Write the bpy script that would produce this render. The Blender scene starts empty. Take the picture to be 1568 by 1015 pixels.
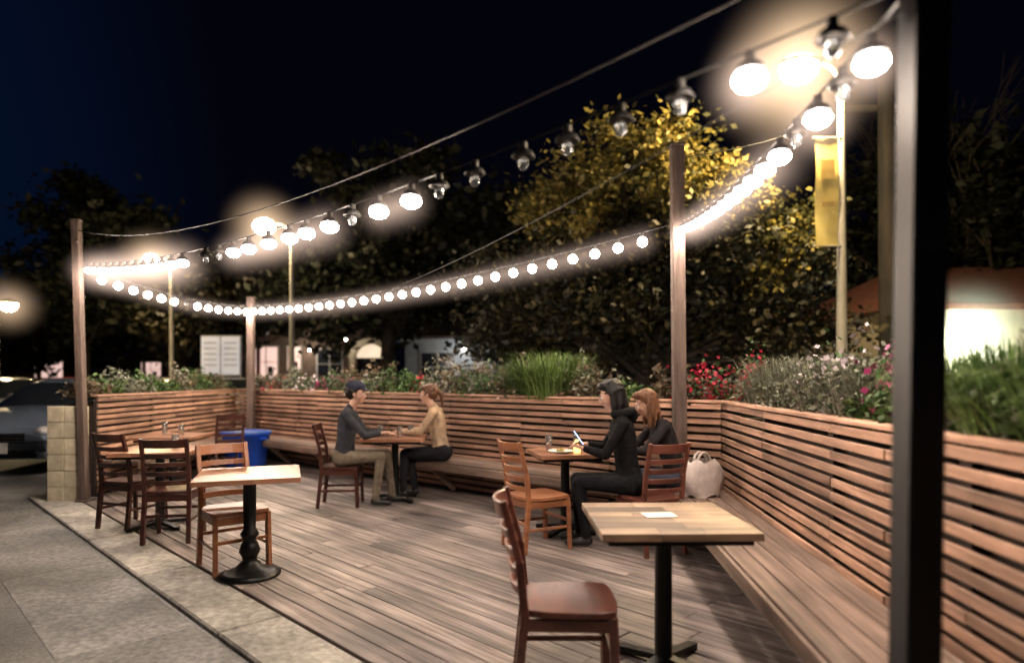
import bpy, math, random, time
import numpy as np
from mathutils import Vector, Matrix
random.seed(7); rng=np.random.default_rng(7)
S=bpy.context.scene; T00=time.time()
def tick(n): print('TICK',n,round(time.time()-T00,1))
def link(o,parent=None):
    S.collection.objects.link(o)
    if parent: o.parent=parent
    return o
GZ=-.04
# ---------------------------------------------------------------- materials
def M(name,c1,c2=None,rough=.6,scale=(4,4,4),bump=.0,rnd=.0,emit=None,es=0,metal=0,spec=.5,detail=6,lo=.35,hi=.65,big=None,trans=0):
    m=bpy.data.materials.new(name); m.use_nodes=True
    nt=m.node_tree; N=nt.nodes; L=nt.links
    b=N['Principled BSDF']; b.inputs['Roughness'].default_value=rough; b.inputs['Metallic'].default_value=metal
    b.inputs['Specular IOR Level'].default_value=spec
    if trans: b.inputs['Transmission Weight'].default_value=trans
    if c2 is None: c2=tuple(x*.7 for x in c1)
    tc=N.new('ShaderNodeTexCoord'); mp=N.new('ShaderNodeMapping'); mp.inputs['Scale'].default_value=scale
    L.new(tc.outputs['Object'],mp.inputs[0])
    vec=mp.outputs[0]
    at=None
    if rnd:
        at=N.new('ShaderNodeAttribute'); at.attribute_name='rnd'
        add=N.new('ShaderNodeVectorMath'); add.operation='MULTIPLY_ADD'
        L.new(at.outputs['Fac'],add.inputs[0]); add.inputs[1].default_value=(37,53,71); L.new(mp.outputs[0],add.inputs[2]); vec=add.outputs[0]
    no=N.new('ShaderNodeTexNoise'); no.inputs['Scale'].default_value=1; no.inputs['Detail'].default_value=detail; no.inputs['Roughness'].default_value=.62
    L.new(vec,no.inputs['Vector'])
    r=N.new('ShaderNodeMapRange'); r.inputs[1].default_value=lo; r.inputs[2].default_value=hi; L.new(no.outputs['Fac'],r.inputs[0])
    mx=N.new('ShaderNodeMix'); mx.data_type='RGBA'; mx.inputs[6].default_value=(*c2,1); mx.inputs[7].default_value=(*c1,1); L.new(r.outputs[0],mx.inputs[0])
    out=mx.outputs[2]
    if rnd:
        mr=N.new('ShaderNodeMapRange'); mr.inputs[3].default_value=1-rnd; mr.inputs[4].default_value=1+rnd; L.new(at.outputs['Fac'],mr.inputs[0])
        vm=N.new('ShaderNodeVectorMath'); vm.operation='SCALE'; L.new(out,vm.inputs[0]); L.new(mr.outputs[0],vm.inputs[3]); out=vm.outputs[0]
    if big:
        n2=N.new('ShaderNodeTexNoise'); n2.inputs['Scale'].default_value=big[0]; n2.inputs['Detail'].default_value=5; L.new(tc.outputs['Object'],n2.inputs['Vector'])
        m2=N.new('ShaderNodeMapRange'); m2.inputs[1].default_value=.36; m2.inputs[2].default_value=.64; m2.inputs[3].default_value=big[1]; m2.inputs[4].default_value=big[2]; L.new(n2.outputs['Fac'],m2.inputs[0])
        v2=N.new('ShaderNodeVectorMath'); v2.operation='SCALE'; L.new(out,v2.inputs[0]); L.new(m2.outputs[0],v2.inputs[3]); out=v2.outputs[0]
        m3=N.new('ShaderNodeMapRange'); m3.inputs[1].default_value=.3; m3.inputs[2].default_value=.7; m3.inputs[3].default_value=rough-.05; m3.inputs[4].default_value=min(rough+.1,1); L.new(n2.outputs['Fac'],m3.inputs[0]); L.new(m3.outputs[0],b.inputs['Roughness'])
    L.new(out,b.inputs['Base Color'])
    if bump:
        bp=N.new('ShaderNodeBump'); bp.inputs['Strength'].default_value=bump; bp.inputs['Distance'].default_value=.02; L.new(no.outputs['Fac'],bp.inputs['Height']); L.new(bp.outputs[0],b.inputs['Normal'])
    if emit:
        b.inputs['Emission Color'].default_value=(*emit,1); b.inputs['Emission Strength'].default_value=es
        try: m.cycles.emission_sampling='NONE'
        except Exception: pass
    return m
deckM=M('deck_wood',(.30,.25,.23),(.08,.066,.061),.56,(1.2,22,22),.35,.36,big=(1.1,.5,1.45))
slatM=M('cedar_slat',(.48,.285,.195),(.21,.115,.075),.62,(1.5,1.5,30),.25,.38,big=(2.2,.72,1.2))
dkwood=M('planter_backing',(.04,.024,.018),(.015,.01,.008),.8,(2,2,20),.2)
benchM=M('bench_wood',(.27,.19,.15),(.12,.08,.06),.58,(1.5,24,24),.2,.3,big=(1.5,.6,1.2))
postM=M('post_wood',(.13,.09,.075),(.06,.04,.03),.75,(20,20,2),.3)
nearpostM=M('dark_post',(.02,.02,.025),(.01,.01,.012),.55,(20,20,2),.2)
chairL=M('chair_honey_wood',(.36,.15,.07),(.22,.085,.04),.32,(3,3,20),.05,.15)
chairD=M('chair_dark_wood',(.075,.025,.018),(.04,.014,.011),.3,(3,3,20),.05,.15)
chairR=M('chair_red_wood',(.19,.065,.045),(.10,.033,.023),.33,(14,3,14),.04,.15)
tableT=M('butcher_block',(.38,.26,.17),(.14,.09,.055),.38,(1.5,14,14),.1,.5,big=(3,.65,1.2))
tableT2=M('table_red_wood',(.34,.17,.10),(.22,.10,.06),.3,(1.5,14,14),.06,.2)
blackM=M('black_iron',(.015,.015,.016),None,.4,metal=.6)
wireM=M('wire',(.02,.02,.02),(.02,.02,.02),.6)
wireL=M('steel_cable',(.14,.13,.14),(.1,.1,.1),.5,metal=.3)
asph=M('asphalt',(.17,.17,.16),(.08,.08,.08),.72,(60,60,60),.4,big=(.6,.5,2.0))
conc=M('concrete',(.44,.42,.38),(.22,.21,.19),.8,(18,18,18),.35,.15,big=(1.7,.5,1.25))
whiteM=M('white_paper',(.8,.79,.76),(.72,.7,.68),.6)
glassM=M('glass',(.9,.92,.92),(.9,.92,.92),.05,trans=.9)
# ---------------------------------------------------------------- mesh builder
class MB:
    def __init__(s): s.v=[];s.f=[];s.r=[];s.m=[];s.sm=[]
    def add(s,vs,fs,m=0,r=None,smooth=False):
        o=len(s.v); s.v+= [tuple(v) for v in vs]; r=random.random() if r is None else r
        for f in fs: s.f.append(tuple(i+o for i in f)); s.r.append(r); s.m.append(m); s.sm.append(smooth)
    def box(s,c,d,m=0,R=None,r=None,taper=1):
        x,y,z=[k/2 for k in d]; vs=[]
        for sz in (-1,1):
            t=taper if sz==1 else 1
            for sx,sy in ((-1,-1),(1,-1),(1,1),(-1,1)): vs.append(Vector((sx*x*t,sy*y*t,sz*z)))
        if R is not None: vs=[R@v for v in vs]
        vs=[v+Vector(c) for v in vs]
        s.add(vs,[(3,2,1,0),(4,5,6,7),(0,1,5,4),(1,2,6,5),(2,3,7,6),(3,0,4,7)],m,r)
    def bar(s,p0,p1,w,h,m=0,r=None):
        p0=Vector(p0);p1=Vector(p1);d=p1-p0;L=d.length
        R=d.to_track_quat('X','Z').to_matrix()
        s.box((p0+p1)/2,(L,w,h),m,R,r)
    def cyl(s,p0,p1,r0,r1=None,n=10,m=0,r=None,cap=True):
        r1=r0 if r1 is None else r1
        p0=Vector(p0);p1=Vector(p1);d=(p1-p0)
        Q=d.to_track_quat('Z','X').to_matrix(); vs=[]
        for p,rr in((p0,r0),(p1,r1)):
            for i in range(n):
                a=2*math.pi*i/n; vs.append(p+Q@Vector((math.cos(a)*rr,math.sin(a)*rr,0)))
        fs=[(i,(i+1)%n,(i+1)%n+n,i+n) for i in range(n)]
        s.add(vs,fs,m,r,True)
        if cap: s.add(vs,[tuple(range(n))[::-1],tuple(range(n,2*n))],m,r)
    def lathe(s,c,prof,n=20,m=0,r=None,ax=(1,1),sq=2):
        vs=[];c=Vector(c)
        for rr,z in prof:
            for i in range(n):
                a=2*math.pi*(i+.5)/n; k=(abs(math.cos(a))**sq+abs(math.sin(a))**sq)**(-1/sq); vs.append(c+Vector((math.cos(a)*rr*k*ax[0],math.sin(a)*rr*k*ax[1],z)))
        fs=[]
        for k in range(len(prof)-1):
            for i in range(n): fs.append((k*n+i,k*n+(i+1)%n,(k+1)*n+(i+1)%n,(k+1)*n+i))
        s.add(vs,fs,m,r,True)
        s.add(vs[:n],[tuple(range(n))[::-1]],m,r); s.add(vs[-n:],[tuple(range(n))],m,r)
    def ball(s,c,rad,m=0,n=12,r=None):
        if not hasattr(rad,'__len__'): rad=(rad,)*3
        k=n//2; prof=[(max(math.sin(math.pi*i/k),.001),-math.cos(math.pi*i/k)) for i in range(k+1)]
        vs=[];c=Vector(c)
        for rr,z in prof:
            for i in range(n):
                a=2*math.pi*i/n; vs.append(c+Vector((math.cos(a)*rr*rad[0],math.sin(a)*rr*rad[1],z*rad[2])))
        fs=[(q*n+i,q*n+(i+1)%n,(q+1)*n+(i+1)%n,(q+1)*n+i) for q in range(k) for i in range(n)]
        s.add(vs,fs,m,r,True)
    def obj(s,name,mats,parent=None,loc=(0,0,0),rz=0,bevel=0):
        me=bpy.data.meshes.new(name); me.from_pydata(s.v,[],s.f)
        for m in mats: me.materials.append(m)
        me.polygons.foreach_set('material_index',s.m); me.polygons.foreach_set('use_smooth',s.sm)
        a=me.attributes.new('rnd','FLOAT','FACE'); a.data.foreach_set('value',s.r); me.update()
        o=bpy.data.objects.new(name,me); link(o,parent); o.location=loc; o.rotation_euler=(0,0,rz)
        if bevel:
            b=o.modifiers.new('bev','BEVEL'); b.width=bevel; b.segments=1; b.limit_method='ANGLE'; b.angle_limit=1.0
        return o
def empty(name,loc=(0,0,0),rz=0):
    o=bpy.data.objects.new(name,None); link(o); o.location=loc; o.rotation_euler=(0,0,rz); return o
# ---------------------------------------------------------------- people (first, while the scene is light)
import bmesh
_bm=bmesh.new(); bmesh.ops.create_icosphere(_bm,subdivisions=2,radius=1)
ICV=np.array([v.co[:] for v in _bm.verts]); ICF=np.array([[v.index for v in f.verts] for f in _bm.faces]); _bm.free()
def blob(spheres,name,mats,parent,voxel,smooth=4,fac=.5):
    P=np.array([tuple(s[0]) for s in spheres]); R=np.array([s[1] if hasattr(s[1],'__len__') else (s[1],)*3 for s in spheres]); n=len(P)
    V=(ICV[None]*R[:,None,:]+P[:,None,:]).reshape(-1,3); F=(ICF[None]+(np.arange(n)*len(ICV))[:,None,None]).reshape(-1,3)
    me=bpy.data.meshes.new(name); me.vertices.add(len(V)); me.vertices.foreach_set('co',V.ravel()); me.loops.add(len(F)*3); me.loops.foreach_set('vertex_index',F.ravel().astype(np.int32))
    me.polygons.add(len(F)); me.polygons.foreach_set('loop_start',np.arange(0,len(F)*3,3,dtype=np.int32)); me.polygons.foreach_set('loop_total',np.full(len(F),3,dtype=np.int32)); me.update(calc_edges=True)
    o=bpy.data.objects.new(name,me); link(o)
    r=o.modifiers.new('r','REMESH'); r.mode='VOXEL'; r.voxel_size=voxel
    s=o.modifiers.new('s','SMOOTH'); s.factor=fac; s.iterations=smooth
    dg=bpy.context.evaluated_depsgraph_get(); dg.update()
    nm=bpy.data.meshes.new_from_object(o.evaluated_get(dg)); o.modifiers.clear(); o.data=nm
    nm.materials.clear()
    for m in mats: nm.materials.append(m)
    if len(mats)>1:
        n=len(nm.polygons); c=np.empty(n*3); nm.polygons.foreach_get('center',c); c=c.reshape(-1,3)
        best=np.full(n,1e9); idx=np.zeros(n,int)
        for i,(p,r,mm) in enumerate(spheres):
            q=np.linalg.norm((c-P[i])/R[i],axis=1); dd=(q-1)*R[i].min(); k=dd<best; best[k]=dd[k]; idx[k]=mm
        nm.polygons.foreach_set('material_index',idx.astype(np.int32))
    nm.polygons.foreach_set('use_smooth',[True]*len(nm.polygons)); nm.update()
    o.parent=parent; return o
def cap(L,p0,p1,r0,r1,m):
    p0=Vector(p0);p1=Vector(p1); n=max(2,int((p1-p0).length/(min(r0,r1)*.4))+1)
    for i in range(n+1):
        t=i/n; L.append((p0.lerp(p1,t),r0+(r1-r0)*t,m))
skinM=M('skin',(.50,.30,.22),(.44,.25,.18),.5,(20,20,20),.03)
lipM=M('lips',(.35,.12,.10),None,.4); eyeM=M('eye',(.02,.015,.01),None,.15); eyeW=M('eye_white',(.7,.68,.65),None,.3)
shoeM=M('shoe',(.02,.02,.02),None,.4)
def hand(name,w,dr,side,parent,thumb):
    L=[]; dr=dr.normalized(); up=side.cross(dr).normalized()
    if up.z<0: up=-up
    for k in(-.028,-.01,.01,.028): cap(L,w+side*k*.6,w+dr*.085+side*k,.015,.0125,0)
    for i,(k,ln) in enumerate(((.03,.072),(.01,.08),(-.01,.074),(-.03,.058))):
        k*=thumb; p=w+dr*.085+side*k; sp=(dr+side*k*3).normalized()
        a=p+(sp-up*.25).normalized()*ln*.45; b2=a+(sp-up*.75).normalized()*ln*.32; c=b2+(sp*.7-up*.8).normalized()*ln*.25
        cap(L,p,a,.0095,.0088,0); cap(L,a,b2,.0088,.008,0); cap(L,b2,c,.008,.007,0)
    p=w+dr*.025+side*thumb*.028; a=p+(dr*.65+side*thumb*.75-up*.2).normalized()*.04; b2=a+(dr*.9+side*thumb*.25-up*.3).normalized()*.033
    cap(L,p,a,.013,.0105,0); cap(L,a,b2,.0105,.0085,0)
    return blob(L,name,[skinM],parent,.0045,2)
def person(name,loc,rz,top,bottom,hairm,hair='short',lean=.05,size=1,female=False,arms=None,legs=None,headturn=0,nod=0,hood=False,seat=.45,hat=False):
    e=empty(name,(loc[0],loc[1],0),rz)
    topM=M(name+'_top',top,tuple(k*.5 for k in top),.9,(9,9,9),.8,spec=.15); botM=M(name+'_trousers',bottom,tuple(k*.55 for k in bottom),.9,(11,11,11),.8,spec=.15)
    hM=M(name+'_hair',hairm,tuple(k*.4 for k in hairm),.45,(60,60,12),.5,spec=.3)
    mats=[topM,botM,skinM,shoeM,lipM,hM]
    L=[]; z0=seat+.095
    V=Vector
    tilt=Matrix.Rotation(lean,3,'Y')
    def up(x,y,z): return V((0,0,z0))+tilt@V((x,y,z-.545))*size
    sw=.155 if female else .185
    for y in(-.07,-.03,.03,.07): L.append((V((-.02,y,z0)),(.12,.10,.115),1))
    prof=((.60,.112,.15),(.66,.105,.142),(.72,.10,.135),(.78,.103,.14),(.84,.108,.15),(.90,.112,.16),(.96,.11,.165),(1.0,.098,.155))
    for q in range(len(prof)-1):
        for h in(0,.5):
            z,rx,ry=[prof[q][i]*(1-h)+prof[q+1][i]*h for i in range(3)]
            if female: ry*=.9; rx*=.95
            L.append((up(-.01,0,z),(rx*size,ry*size,.10),0))
    if female:
        for s in(-1,1): L.append((up(.055,s*.065,.92),.06,0))
    cap(L,up(-.015,-sw+.03,1.02),up(-.015,sw-.03,1.02),.064,.064,0)
    cap(L,up(-.01,0,1.05),up(.0,0,1.08),.06,.055,0)
    nk=up(.01,0,1.08); hc=up(.035,0,1.235)
    cap(L,nk,hc-V((0,0,.06)),.05,.048,2)
    hands=[]
    arms=arms or ((.20,.80,.44,.80,.13),(.20,.80,.44,.80,.13))
    for s,(ex,ez,wx,wz,wy) in zip((-1,1),arms):
        sh=up(-.015,s*sw,1.01); el=V((ex,s*(sw+.055),ez)); wr=V((wx,s*wy,wz))
        cap(L,sh,el,.058 if not female else .05,.043,0); cap(L,el,wr-(wr-el)*.12,.043,.033,0); cap(L,wr-(wr-el)*.12,wr,.028,.024,2)
        hands.append((wr,(wr-el),s))
    legs=legs or ((.44,.55,.46,.07,.11),(.42,.55,.40,.07,.13))
    for s,(kx,kz,ax,az,yy) in zip((-1,1),legs):
        hp=V((.02,s*.085,z0-.01)); kn=V((kx,s*yy,kz)); an=V((ax,s*yy,az+.03))
        cap(L,hp,kn,.088,.062,1); cap(L,kn,an,.062,.043,1)
        cap(L,an+V((-.02,0,-.045)),an+V((.15,s*.015,-.06)),.04,.032,3)
        cap(L,an,an+V((0,0,-.03)),.038,.038,3)
    hs=.97*size if female else size
    HR=Matrix.Rotation(headturn,3,'Z')@Matrix.Rotation(nod,3,'Y')
    def hp_(x,y,z): return hc+HR@(V((x,y,z))*hs)
    def hr(r): return tuple(k*hs for k in r)
    L+= [(hp_(-.012,0,.025),hr((.092,.074,.090)),2),(hp_(.025,0,-.01),hr((.068,.062,.085)),2),(hp_(.035,0,-.06),hr((.05,.047,.045)),2),(hp_(.068,0,-.085),hr((.02,.022,.018)),2),
         (hp_(.083,0,.022),hr((.015,.04,.012)),2)]
    cap(L,hp_(.088,0,.012),hp_(.108,0,-.022),.009*hs,.0125*hs,2)
    for s in(-1,1): L+=[(hp_(.095,s*.011,-.026),.009*hs,2),(hp_(.065,s*.036,-.02),hr((.02,.018,.02)),2),(hp_(-.005,s*.078,-.005),hr((.018,.010,.03)),2)]
    L+=[(hp_(.088,0,-.052),hr((.010,.022,.006)),4),(hp_(.086,0,-.061),hr((.010,.018,.006)),4)]
    blob(L,'body',mats,e,.008,4)
    for (w,dr,s) in hands: hand('hand',w,dr,V((0,1,0)),e,-s)
    b=MB()
    for s in(-1,1):
        b.ball(hp_(.081,s*.029,.004),.012*hs,m=1,n=10); b.ball(hp_(.0895,s*.029,.004),.0062*hs,m=0,n=8)
        b.bar(hp_(.093,s*.014,.026),hp_(.082,s*.045,.026),.006,.006,m=2)
    b.obj('eyes',[eyeM,eyeW,hM],e)
    H=[(hp_(-.028,0,.045),hr((.098,.084,.088)),0),(hp_(.01,0,.078),hr((.085,.070,.045)),0),(hp_(-.05,0,.0),hr((.07,.078,.075)),0)]
    for s in(-1,1): H.append((hp_(-.02,s*.066,.03),hr((.045,.02,.05)),0))
    for i in range(26):
        a=random.uniform(-2.6,2.6)+math.pi; zz=random.uniform(0,.11); rr=.08*math.sqrt(max(0.05,1-(zz/.125)**2)); H.append((hp_(-.03+rr*math.cos(a)*1.1,rr*math.sin(a),zz),random.uniform(.012,.02),0))
    if hair=='long':
        for i in range(26):
            a=math.pi+random.uniform(-1.75,1.75); r=.075; p=hp_(-.02+r*1.15*math.cos(a),r*math.sin(a),.03); q=p+V((-.02+random.uniform(-.02,.02),random.uniform(-.02,.02),-.13)); w=q+V((random.uniform(-.03,.02),random.uniform(-.02,.02),-.12))
            cap(H,p,q,.018,.016,0); cap(H,q,w,.016,.009,0)
    if hair=='ponytail':
        p=hp_(-.12,0,.03); H.append((p,.028,0)); q=p+V((-.045,0,-.05)); w=q+V((-.01,.0,-.13)); cap(H,p,q,.026,.028,0); cap(H,q,w,.028,.012,0)
    blob(H,'hair',[hM],e,.007,2)
    if hat:
        Q=[(hp_(-.012,0,.085),hr((.112,.096,.062)),0),(hp_(-.012,0,.062),hr((.110,.094,.03)),0)]
        for i in range(9):
            a=-.9+1.8*i/8; Q.append((hp_(.085+.055*math.cos(a)*.8,.065*math.sin(a),.054-.006*abs(a)),(.022,.022,.008),0)); Q.append((hp_(.085,.05*math.sin(a),.058),(.025,.02,.009),0))
        blob(Q,'cap',[M('cap_cloth',(.03,.035,.06),None,.85,spec=.2)],e,.005,3)
    if hood:
        L=[]; 
        for i in range(16):
            a=math.pi*(.3+1.4*i/15); L.append((up(-.02+.085*math.cos(a),.10*math.sin(a),1.09),.042,0))
        L.append((up(-.10,0,1.06),.06,0)); blob(L,'hood',[topM],e,.009,5)
    return e
person('seated_man',(-1.9,7.42),.08,(.045,.048,.06),(.20,.165,.125),(.02,.015,.012),'short',lean=.12,size=1.05,arms=((.26,.80,.42,.82,.13),(.2,.80,.44,.80,.14)),legs=((.42,.56,.36,.07,.12),(.46,.55,.52,.07,.10)),nod=.1,hat=True)
person('seated_woman',(-.86,7.86),math.pi-.1,(.55,.40,.27),(.02,.02,.025),(.13,.06,.03),'ponytail',lean=.16,size=1.03,female=True,legs=((.40,.53,.34,.07,.09),(.42,.53,.44,.07,.08)),nod=.15)
person('seated_woman.001',(1.0,5.62),math.pi-.12,(.010,.010,.011),(.012,.013,.016),(.008,.007,.007),'long',lean=.14,size=1.1,female=True,legs=((.44,.55,.42,.07,.1),(.42,.55,.36,.07,.09)),arms=((.2,.82,.36,.86,.08),(.2,.8,.38,.84,.08)),nod=.35,hood=True)
person('seated_woman.002',(1.5,5.92),math.pi+.05,(.03,.026,.028),(.06,.07,.1),(.20,.09,.045),'long',lean=.36,size=1.05,female=True,nod=.4,arms=((.35,.80,.55,.80,.12),(.35,.8,.55,.80,.12)))
tick('people')
# ---------------------------------------------------------------- ground
g=MB(); g.add([(-400,-60,GZ),(400,-60,GZ),(400,500,GZ),(-400,500,GZ)],[(0,1,2,3)]); g.obj('ground',[asph])
p=MB(); p.box((2,16.5,GZ+.055),(60,3.2,.15)); p.obj('pavement',[conc],bevel=.01)
p=MB()
for i in range(9): p.box((-30+i*2.7,22.0,GZ+.004),(.1,4.8,.004))
for i in range(5): p.box((-20+i*2.7,9.5,GZ+.004),(.1,4.5,.004))
p.obj('parking_line_marking',[M('line_paint',(.6,.6,.58),(.3,.3,.3),.7,(12,12,12))])
LP=Vector((-5.04,7.71)); NP=Vector((1.0,1.64)); C=Vector((1.91,5.95)); BL=Vector((-4.97,11.95)); FR=Vector((1.53,1.12))
ed=(NP-LP).normalized(); en=Vector((-ed.y,ed.x))
ang=math.atan2(ed.y,ed.x)
poly=[LP+Vector((-.05,0)),FR+Vector((.1,-.1)),C+Vector((.1,.1)),BL+Vector((-.1,.1))]
pl=[((q-LP).dot(ed),(q-LP).dot(en)) for q in poly]
def span(y):
    xs=[]
    for i in range(len(pl)):
        a=pl[i];b=pl[(i+1)%len(pl)]
        if (a[1]-y)*(b[1]-y)<0: xs.append(a[0]+(b[0]-a[0])*(y-a[1])/(b[1]-a[1]))
    return (min(xs),max(xs)) if len(xs)>1 else None
d=MB(); y=-.03
while y<8:
    sp=span(max(y,.0)+.07)
    if sp:
        x0,x1=sp; x=x0; 
        while x<x1-.02:
            l=min(random.uniform(1.8,3.6),x1-x)
            if x1-x-l<.4:l=x1-x
            d.box((x+l/2,y+.07,-.019+random.uniform(-.002,.002)),(l-.004,.134,.038)); x+=l
    y+=.141
d.obj('wooden_deck',[deckM],loc=(LP.x,LP.y,0),rz=ang,bevel=.004)
j=MB(); j.box((4.6,2.4,-.06),(9.6,4.6,.03)); j.obj('deck_joist_frame',[dkwood],loc=(LP.x,LP.y,0),rz=ang)
k=MB(); x=-.8
while x<11: 
    k.box((x+.75,-.235,-.055),(1.49,.39,.1)); x+=1.5
k.obj('concrete_kerb',[conc],loc=(LP.x,LP.y,0),rz=ang,bevel=.012)
k=MB(); x=-.8
while x<11:
    k.box((x+.95,-.80,GZ-.04),(1.88,.70,.086)); x+=1.9
k.obj('road_gutter_slabs',[M('worn_concrete',(.20,.20,.19),(.09,.09,.09),.75,(25,25,25),.3,.2,big=(1.1,.5,1.5))],loc=(LP.x,LP.y,0),rz=ang,bevel=.004)
# ---------------------------------------------------------------- fences with planters and benches
def fence(name,A,B,inn,H=1.22,w=.42,bench=True,bx0=0.,bx1=0.):
    A=Vector(A);B=Vector(B);L=(B-A).length; rz=math.atan2(B.y-A.y,B.x-A.x)
    e=empty(name,(A.x,A.y,0),rz); s=inn
    m=MB(); z=.06
    while z<H-.05:
        x=0
        while x<L-.01:
            l=min(random.choice((1.2,1.8,2.4)),L-x)
            if L-x-l<.3:l=L-x
            m.box((x+l/2,random.uniform(-.005,.005),z+.023+random.uniform(-.004,.004)),(l-.006,.022,.046),R=Matrix.Rotation(random.uniform(-.003,.003),3,'Y')); x+=l
        z+=.073
    m.obj('slats',[slatM],e,bevel=.003)
    m=MB(); x=.05
    while x<L: m.box((x,s*.034,H/2-.02),(.07,.04,H-.06)); x+=1.2
    m.box((L/2,s*.08,H/2-.05),(L,.02,H-.12)); m.box((L/2,s*(w-.03),H/2-.04),(L,.02,H-.1))
    m.box((L/2,s*w/2+s*.04,H-.16),(L-.02,w-.14,.04)); m.obj('planter_backing',[dkwood],e)
    m=MB(); m.box((L/2,s*.035,H+.002),(L,.095,.026)); m.box((L/2,s*(w-.03),H+.002),(L,.06,.026)); m.obj('cap_rail',[slatM],e,bevel=.004)
    if bench:
        m=MB(); n=4
        for i in range(n): m.box(((bx0+L-bx1)/2,-s*(.085+i*.118),.43),(L-bx0-bx1,.11,.035))
        x=bx0+.3
        while x<L-bx1-.1:
            m.box((x,-s*.25,.385),(.045,.44,.05)); m.bar((x,-s*.42,.36),(x,-s*.05,.05),.045,.07)
            x+=1.3
        m.box(((bx0+L-bx1)/2,-s*.50,.385),(L-bx0-bx1,.028,.085))
        m.obj('bench',[benchM],e,bevel=.004)
    return e
fence('slatted_planter_wall',C,BL,-1,bx0=.55,bx1=.5)
fence('slatted_planter_wall.001',FR,C+Vector((0,-.03)),-1,bx1=.0)
fence('slatted_planter_wall.002',LP+Vector((.05,.15)),BL+Vector((0,-.05)),1,bx1=.0)
pale=M('pale_block',(.62,.57,.42),(.44,.39,.28),.8,(9,9,9),.3,.15)
e=MB()
for i in range(6):
    for q in range(2): e.box((-5.36+q*.2,7.74,.06+i*.19),(.194,.16,.184))
e.obj('block_pillar',[pale],bevel=.008)
# ---------------------------------------------------------------- posts
def post(p,h,w,m,name,lean=0):
    b=MB(); b.box((0,0,h/2-.05),(w,w,h+.1)); b.box((0,0,h+.012),(w*1.15,w*1.15,.024)); 
    b.cyl((w*.4,-w*.5,h-.25),(w*.4,-w*.85,h-.25),.012,m=0)
    b.box((0,0,.01),(w*1.7,w*1.7,.02)); b.box((0,0,.1),(w*1.12,w*1.12,.16))
    o=b.obj(name,[m],loc=(p[0],p[1],0),bevel=.006); o.rotation_euler=(0,lean,0); return o
post((-5.0,7.64),3.27,.085,postM,'wooden_post',-.03)
post((1.58,6.12),3.6,.115,postM,'wooden_post.001',-.01)
post((-4.5,11.25),2.8,.11,postM,'wooden_post.002')
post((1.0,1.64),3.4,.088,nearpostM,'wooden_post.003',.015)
u=MB(); u.cyl((8.1,14,-.1),(8.0,14,8.2),.2,.15,12); u.box((8.0,14,7.2),(1.6,.1,.12)); u.cyl((8.0,14,2.5),(8.0,13.8,2.5),.03); u.obj('utility_pole',[M('pole_wood',(.05,.04,.035),(.02,.02,.02),.9,(8,8,1),.3)])
# ---------------------------------------------------------------- emissive volumes imitating glare around the lamps
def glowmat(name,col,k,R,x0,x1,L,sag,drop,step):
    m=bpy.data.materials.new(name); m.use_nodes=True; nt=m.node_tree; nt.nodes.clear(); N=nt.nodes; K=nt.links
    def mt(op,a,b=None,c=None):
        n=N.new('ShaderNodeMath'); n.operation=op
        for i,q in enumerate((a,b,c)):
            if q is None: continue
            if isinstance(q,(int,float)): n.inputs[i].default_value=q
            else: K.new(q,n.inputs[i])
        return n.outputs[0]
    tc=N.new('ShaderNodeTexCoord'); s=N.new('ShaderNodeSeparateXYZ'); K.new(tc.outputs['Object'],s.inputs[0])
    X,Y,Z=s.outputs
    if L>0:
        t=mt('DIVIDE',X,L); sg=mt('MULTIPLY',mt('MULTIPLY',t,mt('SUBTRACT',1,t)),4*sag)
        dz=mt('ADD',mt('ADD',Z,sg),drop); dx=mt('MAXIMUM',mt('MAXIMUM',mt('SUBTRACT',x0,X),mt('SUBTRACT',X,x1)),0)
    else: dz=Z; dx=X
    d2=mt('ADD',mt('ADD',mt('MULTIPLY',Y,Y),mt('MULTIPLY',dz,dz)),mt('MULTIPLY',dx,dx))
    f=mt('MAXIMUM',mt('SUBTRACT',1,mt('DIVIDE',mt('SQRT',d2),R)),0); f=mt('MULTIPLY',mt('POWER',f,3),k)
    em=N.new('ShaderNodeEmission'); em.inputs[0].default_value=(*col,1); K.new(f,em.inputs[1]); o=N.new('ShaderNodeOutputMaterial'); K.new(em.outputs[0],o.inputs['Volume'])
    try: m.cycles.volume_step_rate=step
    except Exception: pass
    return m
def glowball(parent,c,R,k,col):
    b=MB(); b.ball((0,0,0),R,n=20); o=b.obj('glare_volume',[glowmat('glare_volume',col,k,R,0,0,0,0,0,1)],parent); o.location=c; o.visible_shadow=False
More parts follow.
